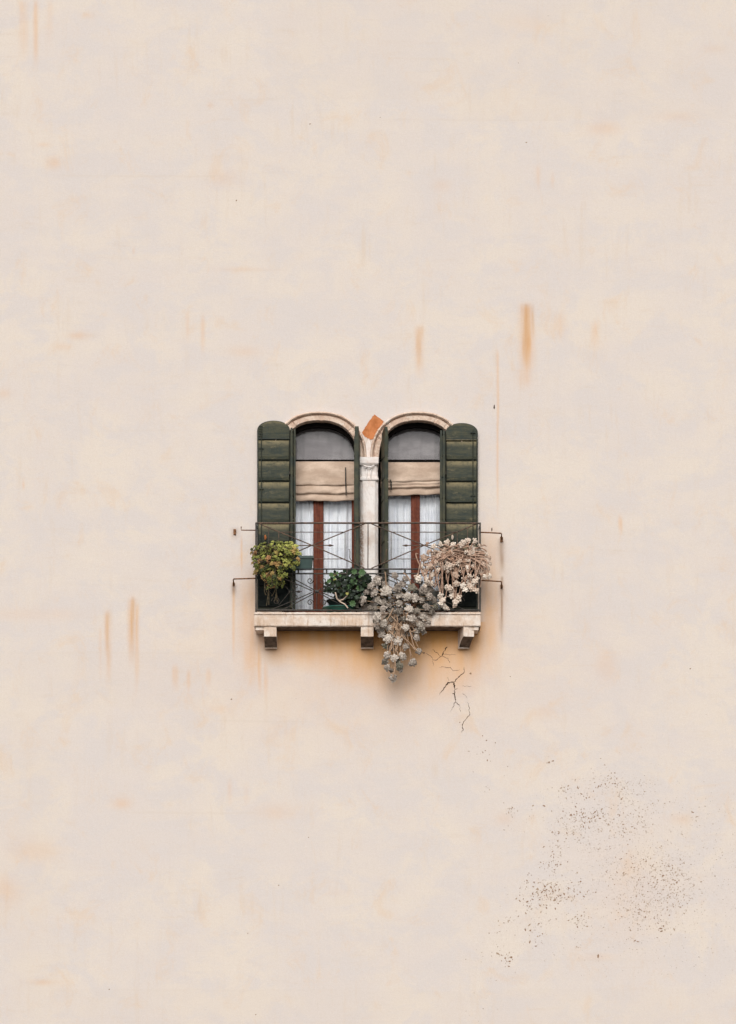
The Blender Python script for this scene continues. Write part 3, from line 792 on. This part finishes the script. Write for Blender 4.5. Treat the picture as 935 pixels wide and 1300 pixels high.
for bx in (402.5, 532.5):
    l = MB(); T = .0062
    for sx in (-1, 1):
        for sy in (-1, 1):
            l.tube([P(bx+sx*2, 751+sy*1.5, RD), P(bx+sx*30, 751+sy*16.5, RD), P(bx+sx*44, 751+sy*23, RD)], T, 5)
            l.tube([P(bx+sx*6, 751+sy*1.0, RD), P(bx+sx*30, 751+sy*11.5, RD), P(bx+sx*58, 751+sy*23, RD)], T, 5)
            l.tube(spiral(bx+sx*8.5, 751+sy*14, 4.2, 1.25, 0 if sx < 0 else PI, sx*sy), .0055, 5)
            l.tube(spiral(bx+sx*27, 751+sy*6.2, 4.4, 1.1, PI/2 if sy < 0 else -PI/2, sx*sy), .0055, 5)
            l.tube(spiral(bx+sx*52, 751+sy*12, 5.5, 1.3, PI if sx < 0 else 0, -sx*sy), .005, 5)
        l.tube([P(bx+sx*19, 751, RD), P(bx+sx*36, 751, RD)], .0055, 5)
        l.tube([P(bx+sx*20, 751, RD), P(bx+sx*22.5, 751, RD), P(bx+sx*27, 751, RD)], [.002, .017, .004], 5)
        l.tube([P(bx+sx*34, 751, RD), P(bx+sx*48, 735, RD), P(bx+sx*60, 751, RD), P(bx+sx*48, 768, RD), P(bx+sx*34, 751, RD)], .005, 5)
    l.tube([P(bx, 729, RD), P(bx, 774, RD)], T*.8, 5)
    l.tube([P(bx-2.4, 751, RD+.004), P(bx+2.4, 751, RD+.004)], .018, 6)
    l.build("scroll_panel", DARKIRON, Rl)
def stay(pts, r=.0085):
    s_ = MB(); s_.tube(pts, r, 6); s_.build("wall_stay", RUST, Rl)
stay([P(325, 673.2, RD), P(306.5, 673.0, RD), P(306.6, 668.5, RD)], .007)
stay([P(325, 734.2, RD), P(297.5, 735.0, RD), P(296.6, 735.6, RD-.02), P(296.6, 741.5, .0)], .0085)
stay([P(610, 675.8, RD), P(621, 676.2, RD), P(636, 677.0, RD), P(637, 677.6, RD-.02), P(637, 683.5, .0)], .0085)
stay([P(610, 736.8, RD), P(636, 738.2, RD), P(637, 738.8, RD-.02), P(637, 744.5, .0)], .0085)
for (xa, xb, ya, yb_) in ((296.6, 300, 671.5, 678.8), (295.6, 298.2, 739, 744), (635.4, 638.8, 681, 688), (635.6, 638.6, 742, 747)):
    a_ = MB(); a_.pbox(xa, xb, ya, yb_, .018, -.01); smooth_bevel(a_.build("wall_anchor", RUST, Rl), .006)

# ------------------------------------------------------------------ plants
class Foliage(MB):
    def __init__(s): super().__init__(); s.tone = []
    def leaf(s, base, tip, up, width, tone, warm=0.0, thick=.35):
        """fleshy leaf: six sided spindle flattened along 'up'"""
        ax = tip-base; side = ax.cross(up)
        if side.length < 1e-6: side = ax.orthogonal()
        side = side.normalized()*width; up = side.cross(ax).normalized()*width*thick
        b = len(s.v); rings = ((.30, .62), (.68, 1.0), (.90, .62))
        s.v.append(tuple(base)); 
        for t, w in rings:
            c = base+ax*t
            for k in range(5):
                a = 2*PI*k/5+PI/2
                s.v.append(tuple(c+side*math.cos(a)*w+up*math.sin(a)*w))
        s.v.append(tuple(tip)); n = len(s.v)-b
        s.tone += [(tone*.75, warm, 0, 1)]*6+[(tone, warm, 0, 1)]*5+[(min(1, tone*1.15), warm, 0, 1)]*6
        for k in range(5):
            j = (k+1) % 5
            s.f.append((b, b+1+j, b+1+k)); s.m.append(0); s.sm.append(True)
            for r_ in range(2):
                o = b+1+5*r_
                s.f.append((o+k, o+j, o+5+j, o+5+k)); s.m.append(0); s.sm.append(True)
            s.f.append((b+11+k, b+11+j, b+16)); s.m.append(0); s.sm.append(True)
    def rosette(s, c, nrm, r, rnd, n=15, tone=.5, warm=0.0, wid=.30, open_=.9, thick=.4):
        nrm = nrm.normalized(); u = nrm.orthogonal().normalized(); w = nrm.cross(u); off = rnd.uniform(0, 6.28)
        for k in range(n):
            a = off+k*2.39996; t = (k+.6)/n
            el_ = (1-t)*1.25+.10*open_
            rr = r*(.50+.50*t)*rnd.uniform(.85, 1.12)
            rad = u*math.cos(a)+w*math.sin(a)
            d = (rad*math.cos(el_)+nrm*math.sin(el_)).normalized()
            b0 = c+rad*r*.06+nrm*(-.12*r*t)
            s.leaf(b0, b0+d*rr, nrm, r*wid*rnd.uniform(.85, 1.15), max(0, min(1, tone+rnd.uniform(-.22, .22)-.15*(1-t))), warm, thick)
    def blade(s, base, tip, nrm, width, tone, warm=0.0):
        """broad thin lobed leaf, slightly folded"""
        ax = tip-base; side = ax.cross(nrm)
        if side.length < 1e-6: side = ax.orthogonal()
        side = side.normalized()*width; nn = side.cross(ax).normalized()
        shp = [(0, 0), (.05, .55), (.30, 1.0), (.48, .72), (.68, .85), (.85, .38), (1, 0)]
        b = len(s.v); L = [base+ax*t+side*w+nn*width*.35*w for t, w in shp]; M = [base+ax*t for t, w in shp]; R_ = [base+ax*t-side*w+nn*width*.35*w for t, w in shp]
        s.grid([L, M, R_], 0, True); s.tone += [(tone, warm, 0, 1)]*21
    def build(s, name, mat, parent, label=None):
        o = MB.build(s, name, mat, None, world_loc(parent))
        while len(s.tone) < len(s.v): s.tone.append((.5, 0, 0, 1))
        ca = o.data.color_attributes.new("tone", 'FLOAT_COLOR', 'POINT'); ca.data.foreach_set("color", np.array(s.tone, np.float32).ravel())
        attach(o, parent); return o

def bez(p0, p1, p2, p3, n=9):
    return [p0*(1-t)**3+p1*3*t*(1-t)**2+p2*3*t*t*(1-t)+p3*t**3 for t in [i/n for i in range(n+1)]]
def trough(mb, xl, xr, yt, yb, d0, d1, mi=0, soil=1):
    """open planter box with rim"""
    a = P(xl, yb, d0); c = P(xr, yt, d0); x0, x1, z0, z1 = a.x, c.x, a.z, c.z; w = .012; tz = (z1-z0)*.12
    ring = lambda x0, x1, y0, y1, z: [Vector((x0, y0, z)), Vector((x1, y0, z)), Vector((x1, y1, z)), Vector((x0, y1, z))]
    rows = [ring(x0+tz, x1-tz, -d0+tz, -d1-tz, z0), ring(x0+.006, x1-.006, -d0+.006, -d1-.006, z1-.03), ring(x0-.006, x1+.006, -d0-.006, -d1+.006, z1-.03),
            ring(x0-.006, x1+.006, -d0-.006, -d1+.006, z1), ring(x0+w, x1-w, -d0+w, -d1-w, z1), ring(x0+w, x1-w, -d0+w, -d1-w, z1-.04)]
    mb.grid(rows, mi, False, True); mb.poly(rows[0], mi); mb.poly(rows[-1], soil)
def pot(mb, cx, d, ybase, h, rb, rt, mi=0, soil=1, n=28):
    c = P(cx, ybase, d); pr = [(0, 0), (rb, 0), (rb*1.02, .01), (rt*.97, h*.86), (rt*1.05, h*.87), (rt*1.06, h), (rt*.94, h), (rt*.92, h*.88)]
    rows = [[c+Vector((r_*math.cos(-2*PI*k/n), r_*math.sin(-2*PI*k/n), z)) for k in range(n)] for r_, z in pr]
    mb.grid(rows, mi, True, True); mb.poly(rows[-1], soil)

# ---- yellow-green succulent at the left end
def plant_left():
    rnd = random.Random(11)
    E = empty("succulent_plant", P(360, 722, .38), "bushy yellow green succulent with orange tips, in dark green trough at the left end", "plant", "plants on the balcony railing")
    t = MB(); trough(t, 346, 397.8, 705.5, 721.5, .42, .27); t.build("planter", [GREENPOT, SOIL], E, )
    f = Foliage(); st = MB()
    poly = [(318,702),(322,693),(330,692),(336,688),(342,691),(345,686.5),(352,690),(357,687),(362,690),(369,687.5),(372,692),(378,692),(377,697),(382,703),(378,708),(380,715),(373,716),(374,722),(366,719),(361,724),(363,731),(358,735),(361,743),(353,747),(347,743),(340,747),(342,737),(334,731),(336,725),(325,727),(327,719),(319,716),(323,708)]
    def inside(x, y):
        c = False; n = len(poly)
        for i in range(n):
            (x1, y1), (x2, y2) = poly[i], poly[(i+1) % n]
            if (y1 > y) != (y2 > y) and x < (x2-x1)*(y-y1)/(y2-y1)+x1: c = not c
        return c
    pts = []; tries = 0
    while len(pts) < 135 and tries < 60000:
        tries += 1; x = rnd.uniform(317, 383); y = rnd.uniform(685, 750)
        if inside(x, y) and all((x-a)**2+(y-b)**2 > 3.7**2 for a, b in pts): pts.append((x, y))
    for x, y in pts:
        u = (x-349)/32; v = (y-712)/34; bul = max(0, 1-(u*u*.8+v*v*.7))
        d = .36+.17*math.sqrt(bul)+rnd.uniform(-.10, .07)
        n = Vector((u*1.1+rnd.uniform(-.4, .4), -1.0+rnd.uniform(-.2, .2), -v*.7+.55+rnd.uniform(-.4, .4)))
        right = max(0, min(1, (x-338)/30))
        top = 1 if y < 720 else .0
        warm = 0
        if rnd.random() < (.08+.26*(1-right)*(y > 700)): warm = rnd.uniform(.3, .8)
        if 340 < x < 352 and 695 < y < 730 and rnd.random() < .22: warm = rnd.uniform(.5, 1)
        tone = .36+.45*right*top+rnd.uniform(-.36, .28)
        r = rnd.uniform(.024, .049)
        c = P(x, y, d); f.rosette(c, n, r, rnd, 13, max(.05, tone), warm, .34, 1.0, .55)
        src = P(352+rnd.uniform(-8, 14), 711+rnd.uniform(-3, 3), .35)
        st.tube(bez(src, src.lerp(c, .4)+Vector((0, -.04, .03)), src.lerp(c, .8)+Vector((0, -.02, .0)), c-n.normalized()*.01, 5), .006, 5)
    for k in range(16):    # trailing tips
        x = rnd.uniform(329, 347); y = rnd.uniform(722, 752); 
        if y > 740: x = rnd.uniform(338, 350); y -= 6
        f.rosette(P(x, y, .42), Vector((rnd.uniform(-.5, .5), -1, -.1)), .022, rnd, 8, .3, rnd.uniform(.3, .9), .35)
    for k in range(9):     # bare hanging stems below
        x = rnd.uniform(335, 362); st.tube(bez(P(x, 735, .38), P(x+rnd.uniform(-2, 2), 745, .40), P(x+rnd.uniform(-4, 4), 752, .38), P(x+rnd.uniform(-6, 6), rnd.uniform(755, 770), .36), 6), .005, 5)
    st.build("stems", STEMDK, E, None); f.build("leaves", LEAFG, E)
plant_left()

# ---- dark green plant in a green pot
def plant_ivy():
    rnd = random.Random(23)
    E = empty("ivy_plant", P(436, 776, .17), "dark green leafy plant in a black pot, between the left mullion and the pilaster", "plant", "potted plants standing on the balcony slab")
    t = MB(); pot(t, 432, .17, 774.5, .12, .11, .165, 0); t.build("pot", [BLACKPOT, SOIL], E)
    t = MB(); pot(t, 431, .17, 777.3, .052, .15, .205, 0, 0); t.build("saucer", [TEALPOT, SOIL], E)
    f = Foliage(); st = MB()
    for k in range(460):
        a = rnd.uniform(0, 2*PI); rr = math.sqrt(rnd.random())
        rr *= rnd.choice([1, 1, 1.12]); x = 445+30*rr*math.cos(a); y = 747+22*rr*math.sin(a)
        if x < 424 and y > 752: continue
        if y > 767 and x < 448: continue
        d = .20+.16*math.sqrt(max(0, 1-rr*rr))+rnd.uniform(-.12, .05)
        c = P(x, y, d); u = rnd.uniform(0, 2*PI)
        L = rnd.uniform(.040, .066)
        dirv = Vector((math.cos(u), -.4+rnd.uniform(-.3, .3), math.sin(u)*.8)).normalized()*L
        nn = Vector((rnd.uniform(-.5, .5), -1, rnd.uniform(-.2, .8)))
        tone = rnd.choice([.1, .2, .3, .45, .5]) ; warm = rnd.uniform(.4, .8) if rnd.random() < (.12 if x < 430 else .01) else 0
        f.blade(c, c+dirv, nn, L*.42, tone*rnd.choice([.3, .7, 1]), warm)
        if rnd.random() < .3:
            s0 = P(438+rnd.uniform(-6, 6), 768, .18); st.tube(bez(s0, s0.lerp(c, .3)+Vector((0, -.02, .05)), s0.lerp(c, .7)+Vector((0, -.02, .03)), c, 5), .004, 4)
    for x, y, r in ((449, 738.5, .055), (440.5, 745.5, .050), (456.5, 747, .045), (448, 766.5, .045), (421, 730, .035), (418, 738, .032), (460, 727, .05), (450, 726, .04)):
        c = P(x, y, .36)
        for k in range(7):
            a = 2*PI*k/7+x; f.blade(c, c+Vector((math.cos(a)*r, -.012, math.sin(a)*r)), Vector((0, -1, .2)), r*.42, .85+rnd.uniform(-.1, .1), 0)
    for pth in ([(426, 752), (428, 760), (432, 764), (438, 767), (442, 772)], [(444, 748), (441, 756), (436, 761), (430, 763)]):
        st.tube([P(x, y, .37) for x, y in pth], .009, 5, 1)
    for x, y in ((428.5, 727.5), (424.5, 733.5), (432, 731), (457, 732)):
        c = P(x, y, .38)
        for k in range(5):
            a = 2*PI*k/5; f.blade(c, c+Vector((math.cos(a)*.02, -.008, math.sin(a)*.02)), Vector((0, -1, .2)), .012, 1, 0)
    st.build("stems", [STEMDK, LINEN], E); f.build("leaves", LEAFIVY, E)
plant_ivy()

# ---- silver-grey cascading succulent
def plant_grey():
    rnd = random.Random(31)
    E = empty("succulent_plant", P(538, 776, .20), "silver grey succulent of round rosettes cascading over the slab edge", "plant", "potted plants standing on the balcony slab")
    t = MB(); pot(t, 541, .18, 777.5, .26, .11, .155); t.build("pot", [GREYPOT, SOIL], E)
    f = Foliage(); st = MB()
    R_ = [(480,737.5,6.2,.7),(471.6,744.4,4.8,.6),(475,752.5,5.2,.8),(491,751,7,.9),(480,762,4.5,.6),(487,765,4.8,.6),(507,755.6,5.8,.85),(517.6,757.8,5.4,.8),(526.7,758.9,5.6,.8),(535.8,761.5,4.6,.7),
          (507.4,766.4,4.9,.6),(507,777,4.9,.3),(520,773.3,5.4,.95),(461.4,762,5.8,.6),(487,773,4.4,.6),(497,776,4.4,.6),(494.6,769,3.8,.5),(496,763,3.6,.5),(479,784,6.2,.85),(487,792,5.4,.65),(495,797.4,5,.7),
          (523,785.6,5.8,.7),(538,783.5,6.2,.65),(515.3,797,4.8,.8),(534,795,6.0,.6),(529.5,801,4.6,.75),(506,786,4.6,.15),(523.5,747,6,.4),(537.4,750,5.5,.35),(504.8,747,5,.4),(501.5,731,4.5,.5),
          (545.4,757,5,.6),(551,762,4.5,.5),(484,801.7,4.8,.5),(485.5,806,4.8,.6),(493.5,811,6.1,.85),(506,814,6.1,.9),(515.5,821,4.4,.6),(531.5,827,4.4,.6),(524.5,841,4.8,.6),(520.8,843.5,3,.3),
          (492,832,4.9,.8),(501,836,5,.9),(511,833.5,5.2,.8),(492,847.4,4.5,.6),(507.4,846,5.2,.45),(489,840,4.4,.25),(499.4,861,4.8,.65),(529,810,4.6,.7),(496.7,822.8,5,.12),(489,820,4,.3),(503,826,3.6,.25),
          (511,742,5,.5),(489,742,4.5,.5),(515,735,4.2,.45),(530,738,4.5,.4),(466,752,4.2,.4),(546,748,4.8,.45),(470,772,4,.3),(497,786,4.2,.3),(513,786,4,.3),(500,805,4.4,.4),(512,806,4.3,.5),(521,806,4,.4),
          (542,771,4.8,.45),(548,776,4.5,.35),(529,776,4.5,.4),(538,802,3.8,.5),(497,851,3.2,.3),(505,840,4,.2),(476,773,4,.35),(544,790,4,.5),(553,770,4,.35),(479,797,3.6,.4),(509,852,3,.3)]
    for x, y, r, tn in R_:
        low = max(0, (y-780)/80)
        d = .40+.05*math.sin(x*.7+y)+.05*(tn-.5)-.06*max(0, (735-y)/20)
        if y > 797: d = .36+.06*(tn-.5)+rnd.uniform(-.02, .02)
        n = Vector((rnd.uniform(-.45, .45)+(x-507)/80, -1, .35+rnd.uniform(-.35, .25)-.4*low))
        c = P(x, y, d)
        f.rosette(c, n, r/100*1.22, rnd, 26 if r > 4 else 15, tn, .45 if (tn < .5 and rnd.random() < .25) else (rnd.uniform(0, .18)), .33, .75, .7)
        # stem
        if y > 797:
            s0 = P(508+rnd.uniform(-12, 14), 782+rnd.uniform(-6, 6), .39)
            m1 = P(508+(x-508)*.5+rnd.uniform(-5, 5), (784+y)/2-3, .40); m2 = P(x+rnd.uniform(-4, 4), y-8, .38)
            st.tube(bez(s0, m1, m2, c+Vector((0, .012, .0)), 10), [.0065]*6+[.005]*5, 5)
        else:
            s0 = P(515+rnd.uniform(-22, 26), 766+rnd.uniform(-8, 4), .24)
            st.tube(bez(s0, s0.lerp(c, .4)+Vector((0, .0, .0)), s0.lerp(c, .75)+Vector((0, .02, .01)), c+Vector((0, .015, 0)), 8), .0055, 5)
    # small dull rosettes filling the mass behind
    for k in range(70):
        x = rnd.gauss(508, 20); y = rnd.gauss(765, 17)
        if not (466 < x < 553 and 735 < y < 806): continue
        f.rosette(P(x, y, rnd.uniform(.26, .34)), Vector((rnd.uniform(-.6, .6), -1, rnd.uniform(-.2, .6))), rnd.uniform(.030, .045), rnd, 11, rnd.uniform(.0, .22), rnd.uniform(.2, .9), .26)
    for pth in ([(497,782),(505,790),(510,797),(516,797)], [(516,797),(523,802),(528,800)], [(509,800),(512,809),(519,815),(524,821),(527,825)], [(508,796),(511,805),(507,812)], [(494,801),(500,806),(504,810)],
                [(500,772),(494,783),(490,790)], [(503,775),(505,788),(503,800)], [(520,770),(517,782),(514,792)], [(497,812),(498,822),(494,830)], [(506,816),(503,826),(507,833)], [(501,838),(504,845),(500,855),(499.5,860)],
                [(489,726),(491,731),(489,738),(492,745)], [(512,727),(519,731),(523,738),(521,746)], [(520,800),(524,810),(523,820),(530,827)], [(496,798),(500,796),(506,800)]):
        pp = [P(x+rnd.uniform(-.4, .4), y, .435) for x, y in pth]
        if len(pp) == 4: pp = bez(*pp, 9)
        st.tube(pp, .0070, 6)
    for x, y, r in ((462,768,.05),(447,771,.04),(470,764,.04)): pass
    st.build("stems", STEMTAN, E); f.build("leaves", LEAFGREY, E)
plant_grey()

# ---- rosy-cream succulent at the right end
def plant_pink():
    rnd = random.Random(47)
    E = empty("succulent_plant", P(583, 722, .36), "rosy cream succulent with long bare stems, spilling over the right end of the railing", "plant", "plants on the balcony railing")
    t = MB(); trough(t, 556, 606, 704, 721.5, .37, .24); t.build("planter", [GREENPOT, SOIL], E)
    f = Foliage(); st = MB()
    L = [(568,689,4.5),(588,689.5,5),(594.6,686,4),(602.5,687,4.4),(554.5,706.5,5.2),(538.5,709.7,4.2),(558.5,714.5,5.2),(570.6,718.5,5.2),(594,721,4.4),(578.6,730.6,5),(532,735.4,5),(542.5,737,4.8),(548,730.6,4.4),
         (541,728,4),(571.4,746.6,5),(579.4,741,4.4),(573.8,756,4.6),(582.6,759,4.8),(578.6,765,4.6),(561.8,762.6,5.2),(563.4,770,4.8),(588,744,4.4),(594.6,739.5,4.6),(602.6,738.6,4.6),(599.4,746.6,5.2),(605,750,4.2),
         (618.7,721.7,4.4),(621,708,3.6),(615.5,732,4),(622,731,3.4),(546.5,719,4.2),(584,713,3.8),(604,715,4),(596,703,4.4),(610.7,701.7,4.2),(575.4,692,4),(551,693.7,4.2),(622.5,716,3),(563,700,4.6),(583,699,4.2),
         (573,703,4),(545,701,4),(556,724,4),(566,711,4.2),(586,692,4),(612,710,4.2),(536,719,3.6),(614,716,3.8),(608,726,3.8),(559,756,4),(575,750,3.8),(591,749,3.8),(577,769,3.2),(560,766,4),(540,744,3.8),(549,741,3.8),
         (602,697,4),(592,712,3.4),(560,691,3.6),(618,704,3),(553,714,4),(564,721,3.6)]
    for x, y, r in L:
        d = .42+rnd.uniform(-.04, .06); c = P(x, y, d)
        n = Vector((rnd.uniform(-.6, .6)+(x-580)/60, -1, rnd.uniform(-.5, .6)))
        f.rosette(c, n, r/100*1.15, rnd, 13, rnd.uniform(.5, 1.0), rnd.choice([0, 0, .12, .25, .6 if 700 < y < 735 else .1]), .36, .8, .7)
        if rnd.random() < .75: f.rosette(c+Vector((rnd.uniform(-.05, .05), rnd.uniform(0, .04), rnd.uniform(-.045, .045))), n, r/100*.9, rnd, 11, rnd.uniform(.35, .9), rnd.choice([0, .2]), .36, .8, .7)
        if y > 722:
            s0 = P(x+rnd.uniform(-12, 10), 706+rnd.uniform(-6, 8), .40); c2 = P(x+rnd.uniform(-8, 8), y-10, d+.02)
            st.tube(bez(s0, s0+Vector((rnd.uniform(-.14, .14), -.06, .05)), c2, c+Vector((0, .012, 0)), 9), .0075, 5)
            if rnd.random() < .25:
                s0 = P(x+rnd.uniform(-8, 8), 712+rnd.uniform(-4, 8), .38); st.tube(bez(s0, s0+Vector((0, -.05, -.03)), P(x+rnd.uniform(-11, 11), y-9, d), c+Vector((.01, .012, 0)), 9), .0075, 5)
        else:
            s0 = P(582+rnd.uniform(-18, 16), 709+rnd.uniform(-4, 4), .34)
            st.tube(bez(s0, s0.lerp(c, .35)+Vector((0, -.07, .05)), s0.lerp(c, .8)+Vector((0, -.03, .04)), c+Vector((0, .012, 0)), 9), .009, 5)
    for k in range(38):    # tangle of arching runners over the rail
        x0 = rnd.uniform(552, 606); y0 = rnd.uniform(697, 714); x1 = x0+rnd.choice([-1, 1])*rnd.uniform(10, 30); x1 = min(618, max(540, x1)); y1 = y0+rnd.uniform(-8, 14); d = rnd.uniform(.40, .48)
        st.tube(bez(P(x0, y0, d-.06), P(x0+(x1-x0)*.3, y0-rnd.uniform(0, 6), d), P(x0+(x1-x0)*.7, y1-rnd.uniform(0, 6), d+.01), P(x1, y1, d-.01), 9), rnd.uniform(.007, .011), 5)
    for k in range(20):
        x0 = rnd.uniform(542, 606); y0 = rnd.uniform(712, 722); y1 = y0+rnd.uniform(8, 30); x1 = x0+rnd.uniform(-11, 11); d = rnd.uniform(.34, .45)
        st.tube(bez(P(x0, y0, d), P(x0+rnd.uniform(-10, 10), y0+3, d+.03), P(x1+rnd.uniform(-10, 10), y1-8, d+.01), P(x1, y1, d), 9), rnd.uniform(.006, .009), 5)
    for k in range(46):    # side shoots
        x = rnd.uniform(536, 612); y = rnd.uniform(690, 735); f.rosette(P(x, y, rnd.uniform(.40, .50)), Vector((rnd.uniform(-.8, .8), -1, rnd.uniform(-.4, .7))), rnd.uniform(.022, .045), rnd, rnd.choice([6, 8, 11]), rnd.uniform(.1, .85), rnd.choice([0, .2, .7, .9]), .34, .8, .6)
    for k in range(18):    # small reddish leaflets at the far right
        x = min(623, rnd.gauss(615, 3.5)); y = rnd.uniform(700, 733); st.tube(bez(P(604, 712, .38), P(608, 708, .41), P(x-2, y-4, .42), P(x, y, .40), 7), .004, 4); f.rosette(P(x, y, .40), Vector((rnd.uniform(-.5, .9), -1, rnd.uniform(-.3, .5))), rnd.uniform(.014, .024), rnd, 6, .35, rnd.uniform(.4, 1), .32)
    st.build("stems", STEMPINK, E); f.build("leaves", LEAFPINK, E)
plant_pink()
